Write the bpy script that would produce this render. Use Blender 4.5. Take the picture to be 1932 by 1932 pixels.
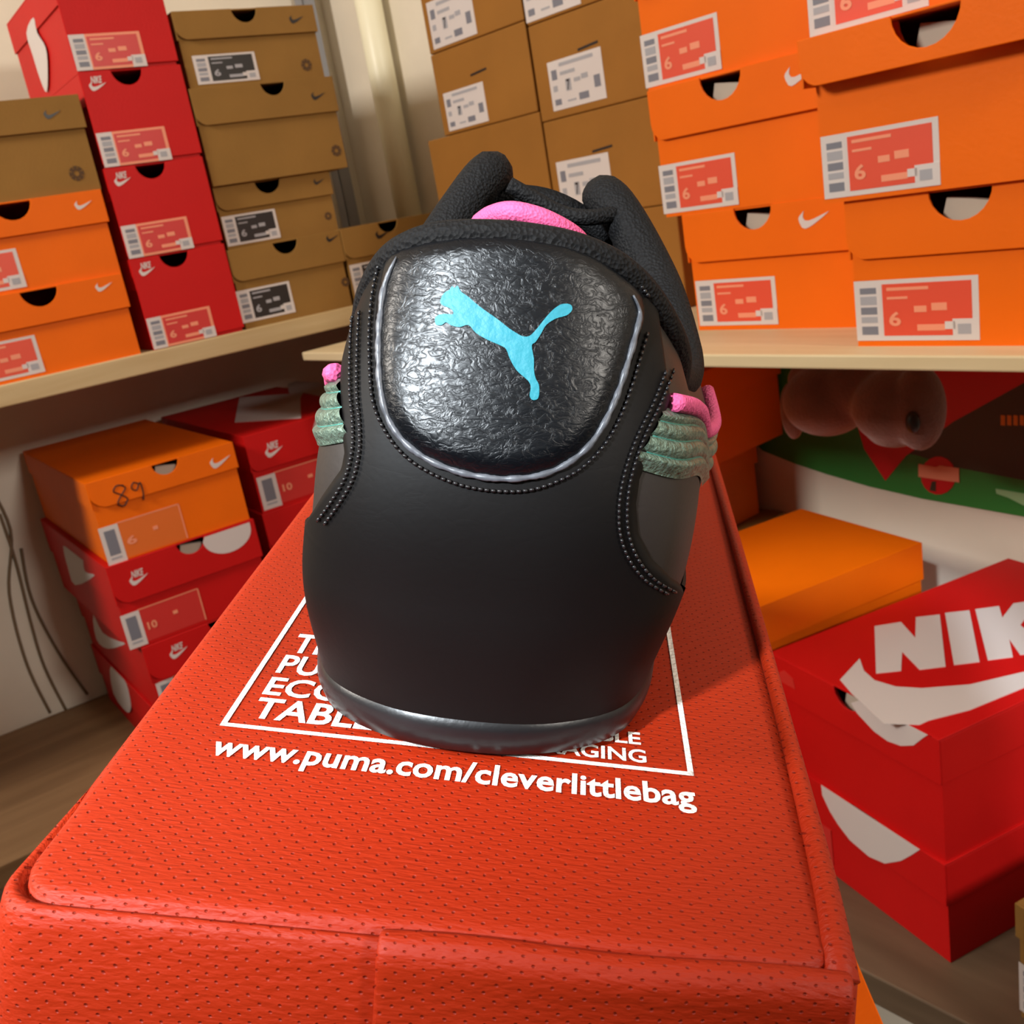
import bpy, bmesh, math, random
from mathutils import Vector, Matrix
from mathutils.bvhtree import BVHTree
from mathutils.geometry import tessellate_polygon
random.seed(7)
for o in list(bpy.data.objects): bpy.data.objects.remove(o)
SC = bpy.context.scene; COL = SC.collection
R = math.radians
ZC = 1.35                                   # height of the lens above the floor
FPX = 1900.0
def mat_pr(p, r):
    cp, sp, c, s = math.cos(p), math.sin(p), math.cos(r), math.sin(r)
    return Matrix(((c, -s, 0), (s, c, 0), (0, 0, 1))) @ Matrix(((1, 0, 0), (0, cp, -sp), (0, sp, cp)))
MR = mat_pr(R(17.2), R(-10.1))              # room -> lens axes (x right, y down, z forward)
MB = mat_pr(R(19.6), R(4.4))                # bag  -> lens axes
def c2w(v):                                 # lens axes -> world direction
    d = MR.transposed() @ Vector(v); return Vector((d.x, d.z, -d.y))
YB = R(3.0)
EX = c2w(MB @ Vector((math.cos(YB), 0, -math.sin(YB))))
EY = c2w(MB @ Vector((math.sin(YB), 0, math.cos(YB))))
EZ = c2w(MB @ Vector((0, -1, 0)))
H = .1058
# ---------------------------------------------------------------- camera
cam = bpy.data.cameras.new('camera'); co = bpy.data.objects.new('camera', cam); COL.objects.link(co)
rx, ry, rz = c2w((1, 0, 0)), c2w((0, -1, 0)), c2w((0, 0, -1))
co.matrix_world = Matrix(((rx.x, ry.x, rz.x, 0), (rx.y, ry.y, rz.y, 0), (rx.z, ry.z, rz.z, ZC), (0, 0, 0, 1)))
cam.sensor_width = 36; cam.lens = 36 * FPX / 1932; cam.clip_start = .01; cam.clip_end = 30
cam.dof.use_dof = True; cam.dof.focus_distance = .2; cam.dof.aperture_fstop = 60
SC.camera = co
# ---------------------------------------------------------------- world, lights, exposure
w = bpy.data.worlds.new('world'); SC.world = w; w.use_nodes = True
w.node_tree.nodes['Background'].inputs[0].default_value = (1, .86, .68, 1)
w.node_tree.nodes['Background'].inputs[1].default_value = .035
def area(name, loc, target, size, power, color, sy=None):
    l = bpy.data.lights.new(name, 'AREA'); l.energy = power; l.color = color; l.size = size
    if sy: l.shape = 'RECTANGLE'; l.size_y = sy
    o = bpy.data.objects.new(name, l); COL.objects.link(o); o.location = loc
    o.rotation_euler = (Vector(target) - Vector(loc)).to_track_quat('-Z', 'Y').to_euler(); return o
SHOE_W = EY * .20 + EX * -.01 + EZ * -.05 + Vector((0, 0, ZC))
kl = bpy.data.lights.new('key_spot', 'SPOT'); kl.energy = 135; kl.color = (.86, .94, 1); kl.shadow_soft_size = .04; kl.spot_size = R(14.0); kl.spot_blend = .30  # spot cone aimed so its edge imitates an absent phone's shade on the bag
ko = bpy.data.objects.new('key_spot', kl); COL.objects.link(ko)
ko.location = Vector((0, 0, ZC)) + EX * -.50 + EY * -.60 + EZ * (.60 - H)
ko.rotation_euler = (Vector((0, 0, ZC)) + EX * -.044 + EY * .268 + EZ * -H - ko.location).to_track_quat('-Z', 'Y').to_euler()
area('added_light_left', (-1.5, 0, ZC + .92), (.3, .8, ZC - .1), .35, 30, (1, .93, .84), .35)  # added light for the right wall, set sideways to spare the bag front
area('added_light_right', (1.6, -1.4, ZC + .85), (-.3, 1.3, ZC), .35, 31, (1, .93, .84), .35)  # added light for the left wall, likewise kept off the bag front
SC.view_settings.view_transform = 'Standard'; SC.view_settings.look = 'None'
SC.view_settings.gamma = 1; SC.view_settings.exposure = 0.0
SC.view_settings.use_curve_mapping = False
# ---------------------------------------------------------------- materials
def srgb(r, g, b):
    f = lambda c: (c / 255 / 12.92) if c / 255 <= .04045 else ((c / 255 + .055) / 1.055) ** 2.4
    return (f(r), f(g), f(b), 1)
MATS = {}
def mat(name, color, rough=.6, noise=.0, nscale=40, bump=0., bscale=200, spec=.5, metal=0, sheen=0, coat=0):
    if name in MATS: return MATS[name]
    m = bpy.data.materials.new(name); m.use_nodes = True; nt = m.node_tree; b = nt.nodes['Principled BSDF']
    b.inputs['Base Color'].default_value = color; b.inputs['Roughness'].default_value = rough
    b.inputs['Specular IOR Level'].default_value = spec; b.inputs['Metallic'].default_value = metal
    if sheen: b.inputs['Sheen Weight'].default_value = sheen
    if coat: b.inputs['Coat Weight'].default_value = coat
    tc = nt.nodes.new('ShaderNodeTexCoord')
    if noise:
        n = nt.nodes.new('ShaderNodeTexNoise'); n.inputs['Scale'].default_value = nscale; n.inputs['Detail'].default_value = 5
        nt.links.new(tc.outputs['Object'], n.inputs['Vector'])
        mr = nt.nodes.new('ShaderNodeMapRange'); mr.inputs[1].default_value = .3; mr.inputs[2].default_value = .7
        mr.inputs[3].default_value = 1 - noise; mr.inputs[4].default_value = 1 + noise * .6
        nt.links.new(n.outputs['Fac'], mr.inputs[0])
        mx = nt.nodes.new('ShaderNodeVectorMath'); mx.operation = 'SCALE'; mx.inputs[0].default_value = color[:3]
        nt.links.new(mr.outputs[0], mx.inputs['Scale']); nt.links.new(mx.outputs[0], b.inputs['Base Color'])
    if bump:
        n2 = nt.nodes.new('ShaderNodeTexNoise'); n2.inputs['Scale'].default_value = bscale; n2.inputs['Detail'].default_value = 4
        nt.links.new(tc.outputs['Object'], n2.inputs['Vector'])
        bp = nt.nodes.new('ShaderNodeBump'); bp.inputs['Strength'].default_value = bump; bp.inputs['Distance'].default_value = .001
        nt.links.new(n2.outputs['Fac'], bp.inputs['Height']); nt.links.new(bp.outputs[0], b.inputs['Normal'])
    MATS[name] = m; return m
def mathn(nt, op, a, b=None, c=None):
    n = nt.nodes.new('ShaderNodeMath'); n.operation = op
    for i, v in enumerate((a, b, c)):
        if v is None: continue
        if isinstance(v, (int, float)): n.inputs[i].default_value = v
        else: nt.links.new(v, n.inputs[i])
    return n.outputs[0]
def bag_fabric():
    m = mat('nonwoven_fabric', srgb(238, 60, 16), .55, sheen=.0, spec=.3); nt = m.node_tree; b = nt.nodes['Principled BSDF']
    tc = nt.nodes.new('ShaderNodeTexCoord'); sp = nt.nodes.new('ShaderNodeSeparateXYZ')
    nz = nt.nodes.new('ShaderNodeTexNoise'); nz.inputs['Scale'].default_value = 60; nz.inputs['Detail'].default_value = 1
    nt.links.new(tc.outputs['Object'], nz.inputs['Vector'])
    vm = nt.nodes.new('ShaderNodeVectorMath'); vm.operation = 'MULTIPLY_ADD'
    nt.links.new(nz.outputs['Color'], vm.inputs[0]); vm.inputs[1].default_value = (.0034,) * 3
    nt.links.new(tc.outputs['Object'], vm.inputs[2]); nt.links.new(vm.outputs[0], sp.inputs[0])
    x, y, z = sp.outputs
    yz = mathn(nt, 'ADD', y, z)
    k = 2 * math.pi / .0030
    a = mathn(nt, 'SINE', mathn(nt, 'MULTIPLY', mathn(nt, 'ADD', x, yz), k))
    c = mathn(nt, 'SINE', mathn(nt, 'MULTIPLY', mathn(nt, 'SUBTRACT', x, yz), k))
    d = mathn(nt, 'MULTIPLY', mathn(nt, 'ADD', a, 1), mathn(nt, 'ADD', c, 1))          # 0..4, peaks on a diamond lattice
    mr = nt.nodes.new('ShaderNodeMapRange'); mr.interpolation_type = 'SMOOTHSTEP'
    nt.links.new(d, mr.inputs[0]); mr.inputs[1].default_value = 3.1; mr.inputs[2].default_value = 4.1
    mr.inputs[3].default_value = 0; mr.inputs[4].default_value = 1
    mp = nt.nodes.new('ShaderNodeMapping'); mp.inputs['Rotation'].default_value = (0, 0, R(40)); mp.inputs['Scale'].default_value = (300, 1500, 900)
    nt.links.new(tc.outputs['Object'], mp.inputs[0])
    fz = nt.nodes.new('ShaderNodeTexNoise'); fz.inputs['Scale'].default_value = 1; fz.inputs['Detail'].default_value = 3
    nt.links.new(mp.outputs[0], fz.inputs['Vector'])
    h = mathn(nt, 'SUBTRACT', mathn(nt, 'MULTIPLY', fz.outputs['Fac'], 1.1), mathn(nt, 'MULTIPLY', mr.outputs[0], .8))
    bp = nt.nodes.new('ShaderNodeBump'); bp.inputs['Strength'].default_value = .75; bp.inputs['Distance'].default_value = .0004
    nt.links.new(h, bp.inputs['Height']); nt.links.new(bp.outputs[0], b.inputs['Normal'])
    cr = nt.nodes.new('ShaderNodeMix'); cr.data_type = 'RGBA'
    cr.inputs[6].default_value = srgb(158, 36, 3); cr.inputs[7].default_value = srgb(118, 20, 2)
    nt.links.new(mr.outputs[0], cr.inputs[0]); nt.links.new(cr.outputs[2], b.inputs['Base Color'])
    return m
def leather(name, color, rough, wr, wscale, fine=.25, spec=.5):
    m = mat(name, color, rough, spec=spec); nt = m.node_tree; b = nt.nodes['Principled BSDF']
    tc = nt.nodes.new('ShaderNodeTexCoord')
    mp = nt.nodes.new('ShaderNodeMapping'); mp.inputs['Scale'].default_value = (1, 1.2, 1.7); mp.inputs['Rotation'].default_value = (0, R(35), 0)
    nt.links.new(tc.outputs['Object'], mp.inputs[0])
    n = nt.nodes.new('ShaderNodeTexNoise'); n.inputs['Scale'].default_value = wscale; n.inputs['Detail'].default_value = 6
    n.inputs['Distortion'].default_value = 1.2
    nt.links.new(mp.outputs[0], n.inputs['Vector'])
    r = mathn(nt, 'ABSOLUTE', mathn(nt, 'SUBTRACT', n.outputs['Fac'], .5))
    r = mathn(nt, 'POWER', mathn(nt, 'MULTIPLY', r, 4), .5)
    v = nt.nodes.new('ShaderNodeTexVoronoi'); v.inputs['Scale'].default_value = 900; nt.links.new(tc.outputs['Object'], v.inputs['Vector'])
    h = mathn(nt, 'ADD', mathn(nt, 'MULTIPLY', r, wr), mathn(nt, 'MULTIPLY', v.outputs['Distance'], fine))
    bp = nt.nodes.new('ShaderNodeBump'); bp.inputs['Strength'].default_value = .4; bp.inputs['Distance'].default_value = .0005
    nt.links.new(h, bp.inputs['Height']); nt.links.new(bp.outputs[0], b.inputs['Normal'])
    return m
def wave_mat(name, color, rough, scale, strength=.8, dist=.0006):
    m = mat(name, color, rough, spec=.22); nt = m.node_tree; b = nt.nodes['Principled BSDF']
    tc = nt.nodes.new('ShaderNodeTexCoord'); v = nt.nodes.new('ShaderNodeTexVoronoi'); v.inputs['Scale'].default_value = scale
    nt.links.new(tc.outputs['Object'], v.inputs['Vector'])
    bp = nt.nodes.new('ShaderNodeBump'); bp.inputs['Strength'].default_value = strength; bp.inputs['Distance'].default_value = dist
    nt.links.new(v.outputs['Distance'], bp.inputs['Height']); nt.links.new(bp.outputs[0], b.inputs['Normal']); return m
def wood(name, c1, c2, axis_scale):
    m = mat(name, c1, .6); nt = m.node_tree; b = nt.nodes['Principled BSDF']
    tc = nt.nodes.new('ShaderNodeTexCoord'); mp = nt.nodes.new('ShaderNodeMapping'); mp.inputs['Scale'].default_value = axis_scale
    nt.links.new(tc.outputs['Object'], mp.inputs[0])
    n = nt.nodes.new('ShaderNodeTexNoise'); n.inputs['Scale'].default_value = 3; n.inputs['Detail'].default_value = 6; n.inputs['Distortion'].default_value = .6
    nt.links.new(mp.outputs[0], n.inputs['Vector'])
    mr = nt.nodes.new('ShaderNodeMapRange'); mr.inputs[1].default_value = .35; mr.inputs[2].default_value = .65; nt.links.new(n.outputs['Fac'], mr.inputs[0])
    cr = nt.nodes.new('ShaderNodeMix'); cr.data_type = 'RGBA'; cr.inputs[6].default_value = c1; cr.inputs[7].default_value = c2
    nt.links.new(mr.outputs[0], cr.inputs[0]); nt.links.new(cr.outputs[2], b.inputs['Base Color']); return m
M_WALL = mat('painted_plaster', srgb(234, 224, 206), .85, .10, 5, .3, 60)
M_BOARD = wood('pale_shelf_board', srgb(206, 184, 140), srgb(188, 162, 116), (1, 14, 14))
M_BROWNB = wood('brown_board', srgb(150, 118, 82), srgb(126, 96, 64), (1, 10, 10))
M_FLOOR = wood('dark_floor', srgb(70, 54, 42), srgb(52, 40, 32), (2, 2, 2))
M_ORANGE = mat('orange_card', srgb(240, 108, 0), .55, .05, 12, .15, 400, spec=.18)
M_RED = mat('red_card', srgb(200, 20, 20), .5, .05, 12, .15, 400, spec=.18)
M_KRAFT = mat('kraft_card', srgb(146, 108, 54), .75, .08, 14, .2, 300, spec=.18)
M_CARTON = mat('brown_carton', srgb(154, 104, 44), .75, .07, 14, .2, 300, spec=.18)
M_IN = mat('box_inside', srgb(120, 96, 74), .85)
M_WHITE = mat('label_white', srgb(214, 206, 204), .5)
M_GREY = mat('label_grey', srgb(120, 122, 134), .5)
M_LGREY = mat('label_light_grey', srgb(165, 165, 172), .5)
M_SALMON = mat('label_salmon', srgb(226, 78, 50), .45)
M_SALRED = mat('label_red', srgb(206, 48, 44), .4)
M_SALOR = mat('label_clear_orange', srgb(226, 112, 40), .4)
M_PALE = mat('label_pale_print', srgb(240, 150, 116), .5)
M_BLACKP = mat('label_black', srgb(26, 24, 24), .4)
M_INK = mat('black_ink', srgb(30, 16, 10), .6)
M_DOT = mat('brown_print', srgb(84, 58, 32), .8)
M_STEEL = mat('grey_steel', srgb(150, 152, 160), .4, metal=.4)
M_PIPE = mat('cream_plastic', srgb(246, 242, 214), .4)
M_TISSUE = mat('tissue_paper', srgb(190, 180, 165), .8)
M_FAB = bag_fabric()
M_PRINT = mat('white_print', srgb(238, 234, 230), .55, bump=.6, bscale=900)
M_LEA = leather('black_leather', srgb(9, 7, 7), .55, .06, 120, .04, .18)
M_PATCH = leather('crinkled_patch_leather', srgb(6, 8, 12), .31, .26, 420, .06, .34)
M_SIDE = leather('smooth_side_leather', srgb(34, 28, 26), .5, .08, 120, .05)
M_MESH = wave_mat('black_mesh', srgb(10, 9, 10), .75, 1300, .8, .0005)
M_SOLE = mat('black_rubber', srgb(17, 17, 19), .36, bump=.05, bscale=900)
M_THREAD = mat('black_thread', srgb(26, 25, 27), .3)
M_EDGE = mat('grey_edge_paint', srgb(84, 86, 92), .38, .35, 500)
M_CYAN = mat('turquoise_print', srgb(20, 124, 140), .55, bump=.3, bscale=500)
M_PINK = wave_mat('pink_knit', srgb(214, 88, 136), .6, 1500, .6, .0004)
M_STRIPE = mat('holographic_stripe', srgb(104, 124, 110), .35, .25, 260, .9, 900, metal=.45)
M_TEAL = mat('teal_groove', srgb(40, 140, 130), .35, .3, 300, metal=.3)
M_PLUSH = mat('pink_brown_plush', srgb(120, 78, 64), .95, .15, 50, 1, 400, sheen=.5)
M_GREEN = mat('poster_green', srgb(52, 132, 56), .45); M_PBLACK = mat('poster_black', srgb(62, 52, 36), .45)
M_PRED = mat('poster_red', srgb(206, 22, 26), .45); M_PGOLD = mat('poster_gold', srgb(220, 130, 30), .5)
M_PMINT = mat('poster_mint', srgb(150, 196, 140), .5); M_CABLE = mat('brown_cable', srgb(124, 104, 78), .6)
# ---------------------------------------------------------------- mesh helpers
def link(name, me, mats, parent=None, smooth=False):
    o = bpy.data.objects.new(name, me); COL.objects.link(o)
    for m in (mats if isinstance(mats, (list, tuple)) else [mats]): me.materials.append(m)
    if smooth: me.polygons.foreach_set('use_smooth', [True] * len(me.polygons))
    if parent: o.parent = parent
    return o
class MB_:
    def __init__(s): s.v = []; s.f = []; s.m = []
    def add(s, vs, fs, mi=0):
        b = len(s.v); s.v += [tuple(v) for v in vs]; s.f += [tuple(i + b for i in f) for f in fs]; s.m += [mi] * len(fs)
    def box(s, x0, x1, y0, y1, z0, z1, mi=0):
        s.add([(x, y, z) for x in (x0, x1) for y in (y0, y1) for z in (z0, z1)],
              [(0, 1, 3, 2), (4, 6, 7, 5), (0, 4, 5, 1), (2, 3, 7, 6), (0, 2, 6, 4), (1, 5, 7, 3)], mi)
    def prism(s, poly, y0, y1, mi=0, plane='xz'):           # 2D polygon (ccw) extruded along the third axis
        n = len(poly); P = (lambda a, b, c: (a, c, b)) if plane == 'xz' else (lambda a, b, c: (a, b, c))
        tris = tessellate_polygon([[Vector((a, b, 0)) for a, b in poly]])
        vs = [P(a, b, y0) for a, b in poly] + [P(a, b, y1) for a, b in poly]
        fs = [tuple(t) for t in tris] + [tuple(i + n for i in reversed(t)) for t in tris]
        fs += [(i, (i + 1) % n, (i + 1) % n + n, i + n) for i in range(n)]
        s.add(vs, fs, mi)
    def tube(s, pts, rad, n=8, mi=0, cap=True):
        pts = [Vector(p) for p in pts]; rr = rad if isinstance(rad, (list, tuple)) else [rad] * len(pts)
        up = None; vs = []
        for i, p in enumerate(pts):
            t = (pts[min(i + 1, len(pts) - 1)] - pts[max(i - 1, 0)]).normalized()
            if up is None: up = t.orthogonal().normalized()
            up = (up - t * up.dot(t)).normalized(); sd = t.cross(up)
            vs += [p + (up * math.cos(a) + sd * math.sin(a)) * rr[i] for a in [2 * math.pi * k / n for k in range(n)]]
        fs = [(i * n + k, i * n + (k + 1) % n, (i + 1) * n + (k + 1) % n, (i + 1) * n + k) for i in range(len(pts) - 1) for k in range(n)]
        if cap: fs += [tuple(range(n))[::-1], tuple((len(pts) - 1) * n + k for k in range(n))]
        s.add(vs, fs, mi)
    def mesh(s, name='m', fix=True):
        me = bpy.data.meshes.new(name); me.from_pydata(s.v, [], s.f); me.polygons.foreach_set('material_index', s.m); me.update()
        if fix:
            bm = bmesh.new(); bm.from_mesh(me); bmesh.ops.recalc_face_normals(bm, faces=bm.faces); bm.to_mesh(me); bm.free()
        return me
    def obj(s, name, mats, parent=None, smooth=False, fix=True): return link(name, s.mesh(name, fix), mats, parent, smooth)
def empty(name, loc=(0, 0, 0), label=None, cat=None, group=None, M=None):
    o = bpy.data.objects.new(name, None); COL.objects.link(o); o.empty_display_size = .02
    if M is not None: o.matrix_world = M
    else: o.location = loc
    tag(o, label, cat, group); return o
def tag(o, label=None, cat=None, group=None, kind=None):
    if label: o['label'] = label
    if cat: o['category'] = cat
    if group: o['group'] = group
    if kind: o['kind'] = kind
    return o
def rrect(x0, x1, y0, y1, r, n=5, corners=(1, 1, 1, 1)):     # ccw from bottom left
    out = []
    for (cx, cy, a0), on in zip(((x0, y0, 180), (x1, y0, 270), (x1, y1, 0), (x0, y1, 90)), corners):
        if not on or r == 0: out.append((cx, cy)); continue
        ox, oy = cx + (r if cx == x0 else -r), cy + (r if cy == y0 else -r)
        out += [(ox + r * math.cos(R(a0 + 90 * k / n)), oy + r * math.sin(R(a0 + 90 * k / n))) for k in range(n + 1)]
    return out
def smooth_poly(pts, closed=True, n=6):
    out = []; N = len(pts)
    for i in range(N if closed else N - 1):
        g = (lambda j: pts[j % N]) if closed else (lambda j: pts[max(0, min(N - 1, j))])
        p0, p1, p2, p3 = g(i - 1), g(i), g(i + 1), g(i + 2)
        for k in range(n):
            t = k / n
            out.append(tuple(.5 * ((2 * b) + (-a + c) * t + (2 * a - 5 * b + 4 * c - d) * t * t + (-a + 3 * b - 3 * c + d) * t ** 3) for a, b, c, d in zip(p0, p1, p2, p3)))
    if not closed: out.append(tuple(pts[-1]))
    return out
SWOOSH = [(0, .42), (.03, .30), (.10, .17), (.20, .13), (.32, .16), (.50, .24), (.75, .38), (1, .54), (.75, .46), (.5, .38), (.32, .34), (.20, .36), (.15, .44), (.155, .52), (.19, .62), (.10, .54), (.03, .48)]
def swoosh(x, z, s): return [(x + a * s, z + (b - .35) * s) for a, b in SWOOSH]
def text_mesh(txt, size=1, bold=0, shear=0, spacing=1):
    c = bpy.data.curves.new('txt', 'FONT'); c.body = txt; c.size = size; c.offset = bold; c.shear = shear; c.space_character = spacing; c.resolution_u = 3
    o = bpy.data.objects.new('txt', c); COL.objects.link(o)
    dg = bpy.context.evaluated_depsgraph_get(); me = bpy.data.meshes.new_from_object(o.evaluated_get(dg))
    vs = [v.co.copy() for v in me.vertices]; fs = [tuple(p.vertices) for p in me.polygons]
    bpy.data.objects.remove(o); bpy.data.meshes.remove(me); return vs, fs
def text_fit(txt, x0, x1, y0, y1, **k):                    # letters squeezed into a rectangle
    vs, fs = text_mesh(txt, **k); ax = min(v.x for v in vs); bx = max(v.x for v in vs); ay = min(v.y for v in vs); by = max(v.y for v in vs)
    if by - ay < 1e-6: by = ay + 1
    return [(x0 + (v.x - ax) / (bx - ax) * (x1 - x0), y0 + (v.y - ay) / (by - ay) * (y1 - y0)) for v in vs], fs
# ---------------------------------------------------------------- rays (to read sizes off real planes)
def ray_w(px, py): return c2w(((px - 966) / FPX, (py - 966) / FPX, 1))
def ray_b(px, py):
    d = ray_w(px, py); return Vector((d.dot(EX), d.dot(EY), d.dot(EZ)))
# ---------------------------------------------------------------- room frames
YL, YR = R(57), R(-38)
UL, NL = Vector((math.sin(YL), math.cos(YL), 0)), Vector((-math.cos(YL), math.sin(YL), 0))
UR, NR = Vector((-math.sin(YR), -math.cos(YR), 0)), Vector((math.cos(YR), -math.sin(YR), 0))   # UR points right
def framemat(U, N, loc): return Matrix(((U.x, N.x, 0, loc.x), (U.y, N.y, 0, loc.y), (0, 0, 1, loc.z), (0, 0, 0, 1)))
def posL(u, D, z): return UL * u + NL * D + Vector((0, 0, z + ZC))
def posR(u, D, z): return UR * -u + NR * D + Vector((0, 0, z + ZC))   # u counts leftwards (away from the viewer)
ZF = Vector((0, 0, ZC))
# ================================================================ STRUCTURE
def struct(name, mb, m): return tag(mb.obj(name, m), kind='structure')
b = MB_(); b.box(-3.2, 3.0, -2.6, 3.6, -.05, 0); struct('floor', b, M_FLOOR)
b = MB_(); b.box(-3.2, 3.0, -2.6, 3.6, 2.75, 2.8); struct('ceiling', b, M_WALL)
DWL, DWR = 1.655, 1.02
uc = (DWR - DWL * NL.dot(NR)) / UL.dot(NR)                    # left wall coordinate of the corner
b = MB_(); b.box(-2.0, uc, 0, .08, 0, 2.75); o = struct('wall_left', b, M_WALL); o.matrix_world = framemat(UL, NL, posL(0, DWL, -ZC))
ucr = (DWL - DWR * NL.dot(NR)) / (UR * -1).dot(NL)
b = MB_(); b.box(-ucr, 1.6, 0, .08, 0, 2.75); o = struct('wall_right', b, M_WALL); o.matrix_world = framemat(UR, NR, posR(0, DWR, -ZC))
# shelves -------------------------------------------------------
def board(name, x0, x1, dep, th, M, loc, U, N, label):
    b = MB_(); n = 24
    b.box(x0, x1, 0, dep, -th, 0); o = b.obj(name, M); tag(o, label, 'shelf')
    o.matrix_world = framemat(U, N, loc)
    bv = o.modifiers.new('bevel', 'BEVEL'); bv.width = .0015; bv.segments = 2
    return o
sl = board('shelf_board', -1.2, .90, .403, .024, M_BOARD, posL(0, 1.245, -.1035), UL, NL, 'pale wooden shelf board under the orange, red and brown boxes by the left wall')
M_CREAM = wood('cream_shelf_board', srgb(222, 206, 168), srgb(210, 190, 148), (1, 14, 14))
sr = board('shelf_board', -1.165, .05, .398, .0105, M_CREAM, posR(0, .62, -.1435), UR, NR, 'thin cream shelf board under the big orange box stacks and the plain cartons')
ll = board('shelf_board', -1.2, .92, .395, .03, M_BROWNB, posL(0, 1.255, -.651), UL, NL, 'brown lower shelf board at the foot of the left wall stacks')
M_SHADEDB = wood('shaded_brown_board', srgb(112, 92, 72), srgb(92, 74, 56), (1, 10, 10))  # brown board with the shade of nearby things darkened into its colour
lr = board('shelf_board', -.92, .05, .43, .03, M_SHADEDB, posR(0, .585, -.651), UR, NR, 'brown lower shelf board carrying the large red boxes on the right')
for u, D, za, zb in ((.835, 1.615, -.103, .75),):
    b = MB_(); b.box(-.011, .011, 0, .003, za, zb); b.box(-.011, -.008, 0, .026, za, zb)
    o = b.obj('shelf_post', M_STEEL); o.matrix_world = framemat(UL, NL, posL(u, D, 0)); tag(o, 'grey steel angle post rising behind the brown boxes near the corner', 'post')
b = MB_()
b.tube([(0, 0, -.1435), (0, 0, .55)], .021, 20); o = b.obj('wall_pipe', M_PIPE, smooth=True)
o.matrix_world = framemat(UR, NR, posR(1.40, .992, 0)); tag(o, 'cream vertical plastic pipe running up the wall corner', 'pipe')
# ================================================================ SHOE BOXES
TH = .0018
def notch_top(x0, x1, z1, nx, nr, depth=None):              # top edge, right to left, with a half-round bite
    if nx is None: return [(x1, z1), (x0, z1)]
    d = depth or nr
    return [(x1, z1)] + [(nx + nr * math.cos(R(a)), z1 - d * math.sin(R(a))) for a in range(0, 181, 15)] + [(x0, z1)]
def shoe_box(loc, U, N, W, Hh, L, color, label, cat='shoe box', lid=.036, out=.003, nx=.45, nr=.02, rcorner=.014, lab=None, logo=None,
             dot=None, name='shoe_box', group=None, tissue=False, full=False, logo2=None, extra=None, lidtop=True):
    """front face on local y=0, x 0..W, z 0..Hh, body runs back to y=L"""
    root = empty(name, label=label, cat=cat, group=group, M=framemat(U, N, loc))
    lidh = Hh - .004 if full else lid
    # body: hollow tray with a bite where the lid has its thumb hole
    b = MB_(); e = .0022
    nxx = None if nx is None else nx * W
    bt = Hh - TH * 1.2
    poly = [(e, 0), (W - e, 0)] + notch_top(e, W - e, bt, nxx, nr * 1.15 if nxx else 0)
    b.prism(poly, .001, .001 + TH)
    b.box(e, W - e, L - TH, L, 0, bt); b.box(e, e + TH, .001 + TH, L - TH, 0, bt); b.box(W - e - TH, W - e, .001 + TH, L - TH, 0, bt)
    b.box(e + TH, W - e - TH, .001 + TH, L - TH, 0, TH)
    b.obj('body', color, root)
    # lid
    l = MB_(); f = -out
    zt = Hh
    poly = rrect(0, W, Hh - lidh, zt, rcorner, 5, (1, 0, 0, 0))[:-2] if rcorner else [(0, Hh - lidh), (W, Hh - lidh)]
    if rcorner: poly = rrect(0, W, Hh - lidh, zt, rcorner, 5, (1, 0, 0, 0)); poly = poly[:-2]
    poly = poly + notch_top(0, W, zt, nxx, nr if nxx else 0)
    l.prism(poly, f, f + TH)
    l.box(0, W, f + TH, L + .002, Hh - TH, Hh)
    l.box(0, TH, f + TH, L + .002, Hh - lid, Hh - TH); l.box(W - TH, W, f + TH, L + .002, Hh - lid, Hh - TH)
    l.box(TH, W - TH, L + .0002, L + .002, Hh - lid, Hh - TH)
    lo = l.obj('lid', color, root)
    bv = lo.modifiers.new('bevel', 'BEVEL'); bv.width = .0006; bv.segments = 2; bv.limit_method = 'ANGLE'
    if tissue and nxx:
        t = MB_(); t.prism([(nxx - nr * .9, Hh - nr * 1.4), (nxx + nr * .8, Hh - nr * 1.3), (nxx + nr * .9, Hh - nr * .55), (nxx + .2 * nr, Hh - nr * .42), (nxx - nr * .6, Hh - nr * .3)], .006, .012)
        t.obj('tissue_paper', M_TISSUE, root)
    yf = (f if full else 0.001)
    if lab:
        x, z, w, h, style = lab; y = yf - .0003; put_label(root, x, z, w, h, style, y, M_RED if color is M_RED else color)
    if logo:
        x, z, s, m, kind = logo; g = MB_()
        if kind == 'swoosh': g.prism(swoosh(x, z, s), f - .0004, f)
        else:                                               # lettering over a tick
            vs, fs = text_fit('NIKE', x + s * .16, x + s * .80, z + s * .05, z + s * .42, bold=.03, shear=.3)
            g.add([(a, f - .0004, c) for a, c in vs], fs); g.prism([(a, c - .12 * s) for a, c in swoosh(x, z, s)], f - .0004, f)
        g.obj('logo', m, root, fix=False)
    if dot:
        x, z, r_ = dot; g = MB_()
        for k in range(8):
            a = R(45 * k); ca, sa = math.cos(a), math.sin(a)
            q = [(.35, -.16), (1, -.3), (1, .3), (.35, .16)]
            g.prism([(x + r_ * (p * ca - t * sa), z + r_ * (p * sa + t * ca)) for p, t in q], yf - .0004, yf)
        g.obj('printed_symbol', M_DOT, root)
    if extra: extra(root, f, yf)
    return root
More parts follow.
